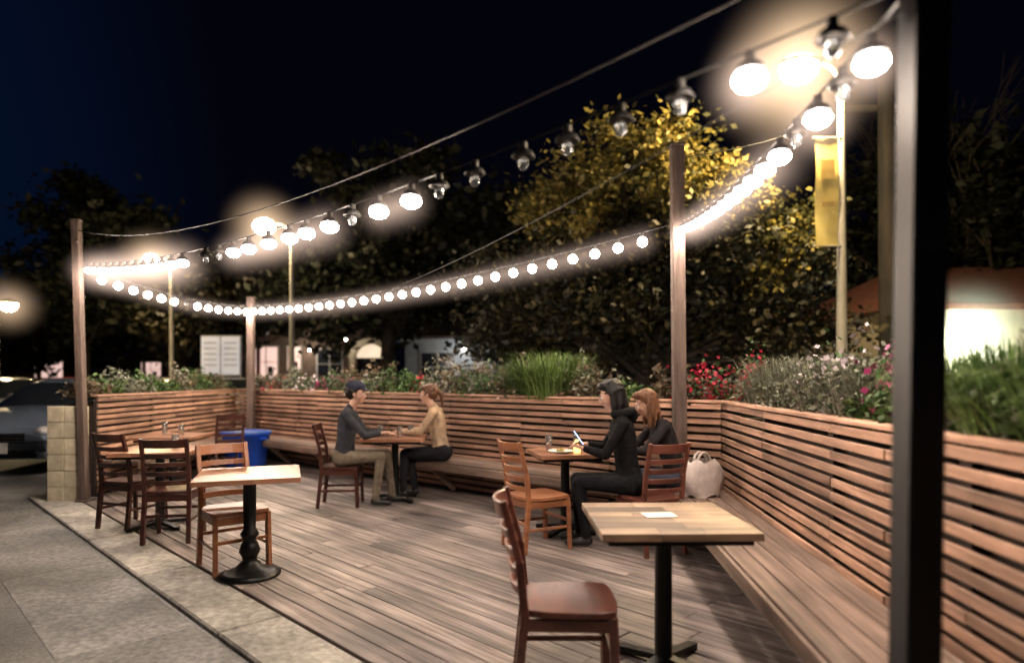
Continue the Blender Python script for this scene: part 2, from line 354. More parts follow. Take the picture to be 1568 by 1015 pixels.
def glowtube(parent,A,B,sag,t0,t1,R,k,col,drop=.09):
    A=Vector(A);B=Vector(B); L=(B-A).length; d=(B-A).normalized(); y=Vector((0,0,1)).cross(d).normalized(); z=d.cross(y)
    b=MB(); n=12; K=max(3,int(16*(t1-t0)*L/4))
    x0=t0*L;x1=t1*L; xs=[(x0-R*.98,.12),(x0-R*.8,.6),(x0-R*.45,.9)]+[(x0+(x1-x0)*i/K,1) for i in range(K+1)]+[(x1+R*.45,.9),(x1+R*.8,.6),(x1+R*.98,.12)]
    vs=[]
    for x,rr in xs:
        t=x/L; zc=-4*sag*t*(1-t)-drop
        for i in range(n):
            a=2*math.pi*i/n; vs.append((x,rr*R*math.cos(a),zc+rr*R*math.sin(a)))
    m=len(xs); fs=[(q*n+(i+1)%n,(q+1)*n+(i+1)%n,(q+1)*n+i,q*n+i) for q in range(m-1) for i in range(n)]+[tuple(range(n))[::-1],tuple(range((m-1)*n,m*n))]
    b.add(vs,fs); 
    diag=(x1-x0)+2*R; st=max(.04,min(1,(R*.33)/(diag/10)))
    o=b.obj('glare_volume',[glowmat('glare_volume',col,k,R,x0,x1,L,sag,drop,st)],parent); o.visible_shadow=False
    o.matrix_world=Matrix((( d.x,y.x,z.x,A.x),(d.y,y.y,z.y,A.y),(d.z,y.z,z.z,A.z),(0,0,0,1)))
# ---------------------------------------------------------------- string lights
bulbE=M('bulb_lit',(1,1,1),(1,1,1),.4,emit=(1,.85,.74),es=70)
bulbO=M('bulb_glass_off',(.6,.65,.7),(.55,.6,.65),.08,trans=.85)
GLARE_COL=(1,.72,.58)
def string(name,A,B,sag,ts,lit,rb=.038,P=11,shade=None,glare=()):
    A=Vector(A);B=Vector(B)
    f=lambda t:A.lerp(B,t)-Vector((0,0,4*sag*t*(1-t)))
    e=empty(name)
    m=MB(); K=60
    for i in range(K): m.cyl(f(i/K),f((i+1)/K),.0045,n=6,cap=False)
    bl=MB();bo=MB()
    for t,l in zip(ts,lit):
        p=f(t); m.cyl(p,p-Vector((0,0,.05)),.015,.018,n=8)
        if shade: m.lathe(p-Vector((0,0,.058)),[(.018,.03),(.034,.02),(.046,0),(.044,-.003),(.03,.012)],n=14)
        q=p-Vector((0,0,.05+rb*.9))
        (bl if l else bo).ball(q,((rb*1.3,rb*1.3,rb*.85) if shade else (rb,rb,rb)) if l else (.022,.022,.028),n=14)
        if l:
            ld=bpy.data.lights.new('bulb_light','POINT'); ld.energy=P; ld.color=(1,.79,.63); ld.shadow_soft_size=.025
            lo=bpy.data.objects.new('bulb_light',ld); link(lo,e); lo.location=q-Vector((0,0,rb+.018))
    m.obj('cord',[wireM],e)
    if bl.v: bl.obj('lit_bulbs',[bulbE],e)
    if bo.v: bo.obj('unlit_bulbs',[bulbO],e)
    for h in glare: glowtube(e,A,B,sag,*h,GLARE_COL)  # added emission volumes stand in for glare of the lit bulbs
zN=2.42
tD=[.03+.03*i for i in range(13)]+[.45,.48,.51,.54,.575,.609,.634,.665,.693,.722,.754,.779,.807,.8405,.867,.895,.922,.949,.976]
lD=[1]*13+[0,0,1,1,1,1,1,1,0,1,1,0,0,0,0,0,0,1,0]
string('string_lights',(-5.0,7.62,2.78),(1.0,1.60,zN),.2,tD,lD,rb=.038,P=15,shade=1,glare=((.03,.39,.33,2.6),(.51,.665,.21,3.4),(.722,.754,.16,4.5),(.9488,.9492,.17,12)))
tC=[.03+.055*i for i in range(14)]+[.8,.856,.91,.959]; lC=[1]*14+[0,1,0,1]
string('string_lights.001',(1.58,6.08,2.90),(1.0,1.68,zN),.09,tC,lC,rb=.036,P=13,shade=1,glare=((.03,.745,.22,2.2),(.8558,.8562,.18,10),(.9588,.9592,.15,12)))
tB=[.018+.0345*i for i in range(28)]; string('string_lights.002',(-4.5,11.2,2.66),(1.58,6.12,2.9),.15,tB,[1]*28,rb=.048,P=8.5,glare=((.02,.95,.25,2.4),))
tA=[.06+.075*i for i in range(13)]; string('string_lights.003',(-5.0,7.7,2.74),(-4.5,11.25,2.66),.1,tA,[1,1,1,1,1,1,0,1,1,1,1,1,1],rb=.048,P=8.5,glare=((.08,.94,.22,1.8),))
def cable(name,A,B,sag,r=.007,m=wireL):
    A=Vector(A);B=Vector(B); b=MB();K=50
    f=lambda t:A.lerp(B,t)-Vector((0,0,4*sag*t*(1-t)))
    for i in range(K): b.cyl(f(i/K),f((i+1)/K),r,n=6,cap=False)
    b.obj(name,[m])
cable('overhead_cable',(-5.1,7.66,3.17),(1.0,1.64,2.62),.33,.0045)
cable('overhead_cable.001',(-4.5,11.25,2.74),(1.0,1.64,2.38),.42,.0025,wireM)
cable('overhead_cable.002',(1.58,6.12,3.5),(5.2,10.2,5.6),.1,.006)
# ---------------------------------------------------------------- street lamps
lampE=M('street_lamp_lens',(1,1,1),(1,1,1),.4,emit=(1,.72,.40),es=60)
poleM=M('painted_pole',(.42,.40,.36),(.3,.29,.26),.45,(4,4,1),.05)
bannerM=M('banner_cloth',(.88,.74,.30),(.78,.62,.2),.8,(3,3,3),.1)
def lamp(loc,sgn=-1,h=6.35,P=700,banner=False,arm=.7,R=1.4,k=3,ls=1):
    e=empty('street_lamp',loc)
    m=MB(); m.lathe((0,0,0),[(.22,0),(.22,.08),(.14,.18),(.12,.7),(.085,.75),(.062,h-.7),(.055,h-.35)],n=16)
    pts=[Vector((0,0,h-.45))]+[Vector((sgn*arm*.55*(1-math.cos(a)),0,h-.45+.45*math.sin(a))) for a in [math.pi/2*i/6 for i in range(1,7)]]+[Vector((sgn*arm*.8,0,h-.02))]
    for a,b in zip(pts,pts[1:]): m.cyl(a,b,.04,.036,n=10)
    m.obj('pole',[poleM],e)
    hd=MB(); c=Vector((sgn*arm,0,h-.02)); hd.lathe(c,[(.05,.14),(.12,.11),(.24,.03),(.26,-.02),(.235,-.03)],n=20,ax=(1.25,1)); hd.obj('lamp_head',[poleM],e)
    l=MB(); l.ball(c-Vector((0,0,.08)),(.26*ls,.22*ls,.19*ls),n=16); l.obj('lens',[lampE],e)
    ld=bpy.data.lights.new('lamp_light','POINT'); ld.energy=P; ld.color=(1,.74,.38); ld.shadow_soft_size=.15
    lo=bpy.data.objects.new('lamp_light',ld); link(lo,e); lo.location=c-Vector((0,.15,.45))
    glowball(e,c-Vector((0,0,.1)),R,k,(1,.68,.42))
    if banner:
        b=MB(); n=10
        vs=[];w=.36
        for i in range(n+1):
            z=5.25-1.7*i/n; x0=-.08; 
            for q in range(4): vs.append((x0-w*q/3,-.05+.02*math.sin(i*.9+q*.7),z))
        fs=[(i*4+q,i*4+q+1,i*4+q+5,i*4+q+4) for i in range(n) for q in range(3)]
        b.add(vs,fs,0,smooth=True); b.cyl((0,-.05,5.25),(-.48,-.05,5.25),.014,m=1); b.cyl((0,-.05,3.55),(-.48,-.05,3.55),.014,m=1)
        b.box((-.26,-.08,4.75),(.22,.006,.3),m=2); b.box((-.26,-.08,4.2),(.18,.006,.08),m=2); b.obj('banner',[bannerM,poleM,M('banner_print',(.6,.42,.14),None,.8)],e)
    return e
lamp((5.2,10.3,-.05),-1,6.45,1500,True,.68,R=1.6,k=3,ls=1.2)
lamp((-6.74,20,-.05),-1,6.2,450,arm=.85,R=1.5,k=1.6,ls=1.3)
lamp((-13.4,25.7,-.05),-1,6.2,450,arm=.8,R=1.6,k=1.3,ls=1.2)
lamp((-16.2,20.5,-.05),1,3.85,600,arm=.4,R=1.2,k=1.3)
# ---------------------------------------------------------------- furniture
def chair(loc,rz,mat,seatm=None,name='ladder_back_chair'):
    b=MB(); w=.19
    for s in(-1,1):
        b.bar((.185,s*w,.43),(.20,s*w*1.03,0),.036,.036)
        b.bar((-.19,s*w*.95,.44),(-.235,s*w*.97,0),.036,.038)
        b.bar((-.19,s*w*.95,.42),(-.215,s*w*.95,.66),.036,.036); b.bar((-.215,s*w*.95,.655),(-.285,s*w*.95,.92),.034,.03)
        b.bar((.19,s*w,.19),(-.215,s*w*.96,.19),.018,.026); b.bar((.185,s*w,.39),(-.19,s*w*.95,.39),.02,.055)
    b.bar((.195,-w,.24),(.195,w,.24),.018,.026); b.bar((-.215,-w,.24),(-.215,w,.24),.018,.026)
    b.bar((.185,-w,.39),(.185,w,.39),.02,.055); b.bar((-.19,-w,.39),(-.19,w,.39),.02,.055)
    for z,h in((.53,.042),(.61,.042),(.69,.042),(.77,.042),(.875,.075)):
        x0=-.19-.025*max(0,min(1,(z-.42)/.24))-.07*max(0,(z-.655)/.265); K=8; R=random.random()
        pts=[Vector((x0-.05*(1-((2*i/K)-1)**2),-w*.95+2*w*.95*i/K,z)) for i in range(K+1)]
        vs=[];fs=[]
        for q in pts:
            for dx,dz in((-.008,-h/2),(.008,-h/2),(.008,h/2),(-.008,h/2)): vs.append(q+Vector((dx-(dz*.25),0,dz)))
        for i in range(K):
            for q in range(4): fs.append((i*4+q,i*4+(q+1)%4,(i+1)*4+(q+1)%4,(i+1)*4+q))
        b.add(vs,fs,0,R)
    n=10; vs=[]
    for i in range(n+1):
        for q in range(n+1):
            X=i/n*2-1;Y=q/n*2-1; rr=(abs(X)**4+abs(Y)**4)**.25; k=1 if max(abs(X),abs(Y))==0 else max(abs(X),abs(Y))/max(rr,.001); k=.4*1+.6*k if rr>0 else 1
            vs.append((X*.215*k,Y*(.215 if X>0 else .215-.02*abs(X))*k,.455-.012*(1-X*X)*(1-Y*Y)))
    N1=len(vs); vs+=[(a,b_,.425) for a,b_,c in vs]
    fs=[]
    for i in range(n):
        for q in range(n):
            a=i*(n+1)+q; fs.append((a,a+n+1,a+n+2,a+1)); fs.append(tuple(N1+t for t in (a,a+1,a+n+2,a+n+1)))
    edge=[q for q in range(n+1)]+[i*(n+1)+n for i in range(1,n+1)]+[n*(n+1)+q for q in range(n-1,-1,-1)]+[i*(n+1) for i in range(n-1,0,-1)]
    for a,c in zip(edge,edge[1:]+edge[:1]): fs.append((a,c,c+N1,a+N1))
    b.add(vs,fs,1)
    return b.obj(name,[mat,seatm or mat],loc=(loc[0],loc[1],0),rz=rz,bevel=.004)
def table(loc,rz,size,top,name='pedestal_table',ornate=False):
    e=empty(name,(loc[0],loc[1],0),rz)
    b=MB(); n=6
    for i in range(n): 
        x=-size/2
        while x<size/2-.01:
            l=min(random.uniform(.2,.45),size/2-x)
            if size/2-x-l<.1:l=size/2-x
            b.box((x+l/2,-size/2+size/n*(i+.5),.732),(l-.0008,size/n-.001,.036)); x+=l
    b.obj('top',[top],e,bevel=.002)
    b=MB()
    if not ornate: b.box((0,0,.70),(size-.07,size-.07,.024))
    b.box((0,0,.678),(.34,.06,.02)); b.box((0,0,.679),(.06,.34,.018))
    if ornate:
        b.lathe((0,0,0),[(.215,0),(.22,.02),(.17,.035),(.10,.06),(.075,.09),(.05,.11),(.055,.14),(.075,.18),(.06,.23),(.042,.26),(.062,.29),(.065,.31),(.042,.34),(.046,.5),(.046,.68),(.07,.71)],n=24)
    else:
        b.lathe((0,0,0),[(.05,.02),(.05,.05),(.044,.06),(.042,.66),(.06,.675)],n=20)
        for k in range(4):
            a=k*math.pi/2+math.pi/4; dx=Vector((math.cos(a),math.sin(a),0)); b.bar(dx*.02+Vector((0,0,.045)),dx*.3+Vector((0,0,.02)),.055,.03); b.cyl(dx*.29,dx*.29+Vector((0,0,.03)),.03)
    b.obj('base',[blackM],e)
    return e
table((.76,3.28),.02,.73,tableT)
chair((.25,2.97),-.02,chairR)
table((-1.92,4.78),.33,.70,tableT2,ornate=True)
chair((-2.13,5.0),-.85,chairL)
table((-3.42,6.35),.2,.7,tableT2); chair((-3.05,5.9),1.75,chairD); chair((-3.72,6.42),1.25,chairD)
table((-4.1,7.9),.1,.7,tableT2); chair((-4.2,9.6),2.2,chairD)
table((-1.38,7.7),.05,.72,tableT2); chair((-1.93,7.42),.08,chairD)
table((.5,6.15),.2,.62,tableT2); chair((.22,5.6),.5,chairL); chair((1.16,5.5),1.95,chairR)
def glass(x,y,h=.13,r=.033,z=.752,fill=(.5,.25,.05)):
    b=MB(); b.lathe((x,y,z),[(r*.8,0),(r,h),(r*.93,h),(r*.74,.008)],n=16)
    b.lathe((x,y,z),[(r*.72,.009),(r*.86,h*.7)],n=16,m=1); b.obj('drinking_glass',[glassM,M('drink',fill,fill,.1)])
for x,y in((-1.55,7.68),(-1.2,7.72),(-1.3,7.55)): glass(x,y)
for x,y in((.35,6.2),(.62,6.3)): glass(x,y,.15,fill=(.45,.12,.05))
glass(-3.95,7.8); glass(-3.3,6.4,fill=(.1,.05,.02)); glass(-4.2,7.9,.16,fill=(.5,.3,.2))
def plate(x,y,r=.11):
    b=MB(); b.lathe((x,y,.752),[(r*.6,0),(r,.018),(r*.97,.02),(r*.6,.006)],n=24)
    for i in range(9):
        a=random.random()*6.28;q=random.random()*r*.4; b.ball((x+q*math.cos(a),y+q*math.sin(a),.77),random.uniform(.012,.028),m=1,n=8)
    b.obj('dinner_plate',[whiteM,M('food',(.5,.3,.12),(.2,.25,.05),.6,(30,30,30))])
plate(-1.5,7.82);plate(-1.22,7.86,.1);plate(.45,6.05,.12)
b=MB(); b.box((.745,3.3,.7535),(.16,.11,.003),R=Matrix.Rotation(.1,3,'Z')); b.obj('paper_menu',[whiteM])
b=MB(); b.lathe((.6,6.02,.752),[(.03,0),(.035,.09),(.02,.1),(.02,.12)],n=14); b.obj('candle_holder',[M('candle_glass',(.8,.5,.2),None,.3,emit=(1,.5,.15),es=3)])
b=MB(); b.lathe((0,0,0),[(.215,0),(.225,.02),(.275,.52),(.29,.525),(.295,.58),(.27,.585),(.262,.50)],n=40,ax=(1.2,.85),sq=7); b.lathe((0,0,.51),[(.25,0),(.272,.07),(.297,.08),(.30,.06)],n=40,m=1,ax=(1.2,.85),sq=7)
for s in(-1,1): b.box((s*.345,0,.47),(.04,.14,.03))
b.obj('blue_recycling_bin',[M('blue_plastic',(.01,.09,.62),(.008,.07,.5),.35),M('bin_liner',(.12,.2,.42),None,.4)],loc=(-4.28,10.5,0),rz=-.35)
b=MB(); n=24
prof=[(.13,0),(.155,.03),(.16,.12),(.15,.2),(.13,.26),(.10,.3)]
vs=[]
for k,(r,z) in enumerate(prof):
    for i in range(n):
        a=2*math.pi*i/n; w=1+.12*math.sin(a*5+k*1.3)+.08*math.sin(a*9+k*2); vs.append((r*w*math.cos(a)*1.1,r*w*math.sin(a)*.7,z+.02*math.sin(a*4+k)))
fs=[(k*n+i,k*n+(i+1)%n,(k+1)*n+(i+1)%n,(k+1)*n+i) for k in range(5) for i in range(n)]+[tuple(range(n))]
b.add(vs,fs,0,smooth=True)
for s in(-1,1):
    P=[Vector((.06*math.cos(t),s*.03,.28+.09*math.sin(t))) for t in [math.pi*i/8 for i in range(9)]]
    for a,c in zip(P,P[1:]): b.bar(a,c,.03,.006)
b.obj('carrier_bag',[M('white_plastic',(.72,.64,.60),(.5,.44,.42),.4,(6,6,6),.8)],loc=(1.6,5.5,.45),rz=.3)
b=MB(); R=Matrix.Rotation(-.6,3,'Y'); b.box((.57,5.66,.92),(.008,.074,.15),R=R); b.box((.5765,5.66,.9245),(.003,.066,.135),m=1,R=R); b.obj('smartphone',[blackM,M('phone_screen',(.3,.5,1),None,.2,emit=(.35,.55,1),es=5)])
tick('furniture')
# ---------------------------------------------------------------- foliage
def leafmesh(name,P,size,mats,mi=None,elong=1.6,parent=None,droop=0):
    n=len(P); sz=size*(.6+.8*rng.random(n))
    a=rng.normal(size=(n,3)); a[:,2]*=.6; a[:,2]-=droop; a/=np.linalg.norm(a,axis=1)[:,None]
    b=rng.normal(size=(n,3)); b-=a*(a*b).sum(1)[:,None]; b/=np.linalg.norm(b,axis=1)[:,None]
    l=a*(sz*elong*.5)[:,None]; w=b*(sz*.5)[:,None]
    V=np.stack([P-l,P+w*.9,P+l,P-w*.9],1).reshape(-1,3)
    me=bpy.data.meshes.new(name); me.vertices.add(4*n); me.vertices.foreach_set('co',V.ravel())
    me.loops.add(4*n); me.loops.foreach_set('vertex_index',np.arange(4*n,dtype=np.int32))
    me.polygons.add(n); me.polygons.foreach_set('loop_start',np.arange(0,4*n,4,dtype=np.int32)); me.polygons.foreach_set('loop_total',np.full(n,4,dtype=np.int32))
    for m in mats: me.materials.append(m)
    if mi is None: mi=rng.integers(0,len(mats),n)
    me.polygons.foreach_set('material_index',np.asarray(mi,dtype=np.int32))
    at=me.attributes.new('rnd','FLOAT','FACE'); at.data.foreach_set('value',rng.random(n)); me.update(calc_edges=True)
    o=bpy.data.objects.new(name,me); link(o,parent); return o
def leafM(name,c): return M(name,c,tuple(k*.6 for k in c),.55,(3,3,3),0,.35,spec=.3,detail=1)
barkM=M('bark',(.05,.038,.03),(.025,.02,.016),.9,(14,14,3),.6)
def tree(name,base,ells,nclump,nleaf,lsize,mats,trunk_h,trunk_r,cr=.45):
    e=empty(name,base); cl=[]
    while len(cl)<nclump:
        E=random.choice(ells); v=rng.normal(size=3); v/=np.linalg.norm(v); v*=rng.random()**.45
        cl.append(np.array(E[0])+v*np.array(E[1]))
    cl=np.array(cl); crr=cr*(.5+rng.random(nclump))
    k=rng.integers(0,nclump,nleaf); P=cl[k]+rng.normal(size=(nleaf,3))*crr[k][:,None]*np.array([.6,.6,.42]); cm=rng.integers(0,len(mats),nclump)
    mi=np.where(rng.random(nleaf)<.7,cm[k],rng.integers(0,len(mats),nleaf))
    leafmesh('foliage',P,lsize,mats,mi,parent=e)
    b=MB(); top=Vector((0.1,0,trunk_h)); mid=Vector((-.08,.05,trunk_h*.5))
    b.cyl((0,0,-.05),(0,0,.25),trunk_r*1.5,trunk_r*1.1,12); b.cyl((0,0,.2),mid,trunk_r*1.1,trunk_r*.9,12,cap=False); b.cyl(mid,top,trunk_r*.9,trunk_r*.75,12,cap=False)
    for i in range(min(nclump,36)):
        c=Vector(cl[i]); m1=top.lerp(c,.45)+Vector((random.uniform(-.3,.3),random.uniform(-.3,.3),-.15)); s0=top-Vector((0,0,random.uniform(0,trunk_h*.35)))
        b.cyl(s0,m1,trunk_r*.42,trunk_r*.22,7,cap=False); b.cyl(m1,c,trunk_r*.22,trunk_r*.06,6,cap=False)
    b.obj('trunk',[barkM],e); return e
olive=[leafM('leaf_olive',(.17,.14,.03)),leafM('leaf_gold',(.26,.20,.045)),leafM('leaf_dark',(.06,.06,.018))]
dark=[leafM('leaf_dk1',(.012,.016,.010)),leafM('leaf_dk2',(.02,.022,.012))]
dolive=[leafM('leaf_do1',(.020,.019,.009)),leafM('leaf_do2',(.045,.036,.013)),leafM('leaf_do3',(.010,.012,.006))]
tree('street_tree',(3.0,13.2,-.1),[((-.9,-1.0,5.1),(1.4,1.2,1.0)),((-.2,-.6,5.4),(1.0,1.0,.9)),((1.3,-.8,4.7),(1.1,1.1,.9)),((2.0,-.6,3.9),(.9,.9,.9)),((-1.8,-.6,5.0),(.8,.9,.7))],80,32000,.08,olive,3.2,.15,.36)
tree('crown_shade_tree',(2.6,13.0,-.1),[((0,-.5,3.0),(3.0,1.4,1.3)),((-2.2,-.2,3.0),(1.6,1.3,1.2)),((2.2,-.6,2.8),(1.3,1.2,1.3)),((.5,-.9,3.8),(1.6,1.0,.7))],110,42000,.085,dolive,2.0,.2,.45)  # added tree: near-black leaves stand in for shade on the lower crown
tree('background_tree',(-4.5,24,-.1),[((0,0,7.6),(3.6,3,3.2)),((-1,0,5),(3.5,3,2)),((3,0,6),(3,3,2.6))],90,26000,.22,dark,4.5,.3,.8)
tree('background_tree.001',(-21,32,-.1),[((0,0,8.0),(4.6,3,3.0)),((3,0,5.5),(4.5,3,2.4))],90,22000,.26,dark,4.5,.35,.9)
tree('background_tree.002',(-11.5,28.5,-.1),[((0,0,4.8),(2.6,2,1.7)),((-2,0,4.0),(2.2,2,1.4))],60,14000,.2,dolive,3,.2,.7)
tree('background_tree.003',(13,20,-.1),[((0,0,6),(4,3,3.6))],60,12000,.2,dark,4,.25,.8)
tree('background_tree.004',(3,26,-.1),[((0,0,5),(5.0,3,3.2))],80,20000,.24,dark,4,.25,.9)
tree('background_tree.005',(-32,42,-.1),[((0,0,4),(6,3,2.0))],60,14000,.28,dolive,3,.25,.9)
b=MB()
def br(p,d,l,r,k):
    q=p+d*l; b.cyl(p,q,r,r*.65,6,cap=False)
    if k>0:
        for i in range(3):
            nd=(d+Vector((random.uniform(-.6,.6),random.uniform(-.6,.6),random.uniform(-.2,.45)))).normalized(); br(q,nd,l*random.uniform(.6,.85),r*.6,k-1)
br(Vector((13.8,18.5,-.1)),Vector((0,0,1)),3.2,.12,5); b.obj('bare_tree',[barkM])
def tuft(name,c,r,h,n,mats,spread=.7,w=.008):
    V=[];F=[];R=[];mi=[]
    for i in range(n):
        a=random.random()*6.283; q=r*math.sqrt(random.random())*.5; p=Vector((c[0]+q*math.cos(a),c[1]+q*math.sin(a),c[2])); a2=a+random.uniform(-.6,.6)
        hh=h*random.uniform(.45,1.1); out=r*spread*random.uniform(.1,1.2); dd=Vector((math.cos(a2),math.sin(a2),0)); sd=Vector((-dd.y,dd.x,0))*w
        o=len(V); pts=[p,p+dd*out*.25+Vector((0,0,hh*.5)),p+dd*out*.65+Vector((0,0,hh*.88)),p+dd*out*1.1+Vector((0,0,hh*(.98 if random.random()<.6 else .75)))]
        for t,ww in zip(pts[:3],(1,.9,.6)): V+= [t-sd*ww,t+sd*ww]
        V.append(pts[3]); F+=[(o,o+1,o+3,o+2),(o+2,o+3,o+5,o+4),(o+4,o+5,o+6)]; m=random.randrange(len(mats)); mi+=[m]*3; R+=[random.random()]*3
    me=bpy.data.meshes.new(name); me.from_pydata(V,[],F)
    for m in mats: me.materials.append(m)
    me.polygons.foreach_set('material_index',mi); a=me.attributes.new('rnd','FLOAT','FACE'); a.data.foreach_set('value',R)
    o=bpy.data.objects.new(name,me); link(o); return o
def shrub(name,c,rad,n,ls,mats,w=None,elong=1.8):
    v=rng.normal(size=(n,3)); v/=np.linalg.norm(v,axis=1)[:,None]; lump=1+.28*np.sin(v[:,0]*6+c[0]*3)+.25*np.sin(v[:,2]*7+v[:,1]*5+c[1])
    v*=(rng.random(n)**.4*lump)[:,None]; v[:,2]=np.abs(v[:,2])
    mi=None if w is None else rng.choice(len(mats),n,p=w)
    return leafmesh(name,np.array(c)+v*np.array(rad),ls,mats,mi,elong)
gg=[leafM('sage',(.12,.135,.09)),leafM('sage_pale',(.20,.21,.155))]; gr=[leafM('green',(.045,.10,.025)),leafM('green2',(.08,.14,.035))]
br_=[leafM('dry',(.16,.11,.07)),leafM('dry2',(.10,.08,.05))]; red=leafM('petal_red',(.42,.02,.05)); pink=leafM('petal_white',(.62,.54,.58)); mag=leafM('petal_magenta',(.42,.05,.18))
def along(A,B,t,off):
    dv=(Vector(B)-Vector(A)); nn=Vector((-dv.y,dv.x)).normalized(); return Vector(A)+dv*t+nn*off
ZP=1.19
kinds=[gg,gr,br_,[gg[0],gr[0]],[br_[0],gg[1]],[br_[1],gr[0]]]
t=.03
while t<.99:
    q=along(C,BL,t,-.26); k=random.choice(kinds); h=random.uniform(.16,.42)
    shrub('planter_shrub',(q.x,q.y,ZP),(random.uniform(.22,.38),.19,h),800,.034,k); t+=.037
q=along(C,BL,.235,-.26); tuft('ornamental_grass',(q.x,q.y,ZP),.62,.55,900,[leafM('grass_pale',(.17,.26,.07)),leafM('grass_pale2',(.09,.16,.04))],w=.006)  # light-green grass in two tones
q=along(C,BL,.27,-.26); tuft('ornamental_grass',(q.x,q.y,ZP),.5,.45,600,gr,w=.006)
for tt,mm in((.02,red),(.04,red),(.47,red),(.42,pink),(.36,pink),(.62,pink),(.68,mag),(.8,pink),(.76,pink),(.88,red),(.73,mag),(.93,pink)):
    q=along(C,BL,tt,-.2); shrub('flowering_plant',(q.x,q.y,ZP),(.24,.15,.36 if tt<.3 else .25),380,.04,[mm,gr[0]],w=[.55,.45],elong=1.1)
A2=LP+Vector((.05,.15)); t=.05
while t<1:
    q=along(A2,BL,t,.26); shrub('planter_shrub',(q.x,q.y,ZP),(.2,.28,random.uniform(.18,.4)),800,.034,random.choice(kinds)); t+=.08
t=.10
while t<1:
    q=along(FR,C,t,-.28); k=gg if t>.5 else random.choice((gr,gg)); shrub('planter_shrub',(q.x,q.y,ZP-.02),(.2,.26,random.uniform(.2,.44)),1500,.026,k); t+=.06
for tt,hh,nn in((.2,.34,700),(.28,.42,900),(.36,.38,700)):
    q=along(FR,C,tt,-.27); tuft('ornamental_grass',(q.x,q.y,ZP-.02),.36,hh,nn,[leafM('grass_g1',(.16,.28,.07)),leafM('grass_g2',(.07,.15,.035))],w=.004)
for tt,hh in((.52,.36),(.62,.4),(.75,.42),(.86,.42)):
    q=along(FR,C,tt,-.27); tuft('ornamental_grass',(q.x,q.y,ZP),.4,hh,500,gg,w=.004)
for tt,mm in((.54,pink),(.58,pink),(.62,pink),(.66,pink),(.97,red),(.93,red),(.90,red),(.45,mag)):
    q=along(FR,C,tt,-.2); shrub('flowering_plant',(q.x,q.y,ZP),(.13,.13,.44),300,.032,[mm,gr[0]],w=[.6,.4],elong=1.1)
tick('foliage')
# ---------------------------------------------------------------- cars
glassD=M('car_glass',(.02,.025,.03),(.02,.025,.03),.08); tyre=M('tyre',(.02,.02,.02),None,.9); chrome=M('chrome',(.6,.6,.62),None,.2,metal=1)
hl=M('headlamp_glass',(.8,.8,.8),None,.1)
plateM=M('number_plate',(.85,.85,.82),None,.5)
def car(name,loc,rz,col):
    e=empty(name,loc,rz); paint=M('car_paint',col,col,.3); paint.node_tree.nodes['Principled BSDF'].inputs['Coat Weight'].default_value=.6
    st=[(2.2,.70,.35,.55,.62,.60),(2.12,.80,.25,.66,.72,.7),(1.85,.87,.22,.80,.86,.72),(1.3,.90,.22,.92,.97,.74),(.95,.90,.22,.96,1.0,.74),(.35,.90,.22,.97,1.38,.60),(.0,.90,.22,.98,1.45,.60),(-.8,.90,.22,.99,1.45,.60),(-1.3,.90,.22,1.0,1.36,.58),(-1.85,.88,.22,1.0,1.06,.68),(-2.1,.84,.25,.93,.97,.68),(-2.2,.75,.38,.75,.80,.6)]
    V=[];F=[];mi=[]
    for x,hw,zb,zl,zt,rh in st:
        V+=[(x,-hw*.85,zb),(x,-hw,zb+.16),(x,-hw,zl-.13),(x,-hw*.95,zl),(x,-rh,zt-.02),(x,-rh*.6,zt+.015),(x,rh*.6,zt+.015),(x,rh,zt-.02),(x,hw*.95,zl),(x,hw,zl-.13),(x,hw,zb+.16),(x,hw*.85,zb)]
    n=12
    for k in range(len(st)-1):
        for i in range(n):
            F.append((k*n+i,k*n+(i+1)%n,(k+1)*n+(i+1)%n,(k+1)*n+i))
            side=i in(3,7); ws=i in(4,5,6)
            mi.append(1 if (side and 4<=k<=8) or (ws and k in(4,8)) else 0)
    F+=[tuple(range(n))[::-1],tuple(range((len(st)-1)*n,len(st)*n))]; mi+=[0,0]
    me=bpy.data.meshes.new('body'); me.from_pydata(V,[],F); me.materials.append(paint); me.materials.append(glassD); me.polygons.foreach_set('material_index',mi); me.polygons.foreach_set('use_smooth',[True]*len(F))
    o=bpy.data.objects.new('body',me); link(o,e); bv=o.modifiers.new('b','BEVEL'); bv.width=.025; bv.segments=2; bv.angle_limit=.4; o.modifiers.new('w','WEIGHTED_NORMAL')
    b=MB()
    for x in(1.38,-1.35):
        for s in(-1,1):
            b.cyl((x,s*.72,.32),(x,s*.915,.32),.32,n=24); b.cyl((x,s*.90,.32),(x,s*.925,.32),.2,n=16,m=1)
    b.obj('wheels',[tyre,chrome],e)
    b=MB()
    for s in(-1,1):
        b.ball((2.05,s*.60,.66),(.13,.17,.085),m=0,n=14); b.ball((2.13,s*.62,.36),(.05,.08,.05),m=0,n=10); b.ball((.75,s*1.0,1.02),(.06,.1,.065),m=3,n=10)
    b.box((2.185,0,.58),(.06,.8,.13),m=2); 
    for i in range(3): b.box((2.222,0,.535+i*.042),(.01,.8,.012),m=1)
    b.box((2.19,0,.34),(.06,1.1,.12),m=2); b.box((2.235,0,.43),(.015,.36,.16),m=4); b.box((2.17,0,.46),(.06,1.35,.07),m=3)
    b.obj('front_trim',[hl,chrome,blackM,paint,plateM],e)
    b=MB()
    for s in(-1,1): b.ball((-2.08,s*.66,.78),(.08,.14,.08),n=10)
    b.obj('tail_lamps',[M('tail_red',(.3,.01,.01),None,.2)],e)
    return e
car('parked_car',(-7.95,11.9,GZ),-1.45,(.17,.22,.30))
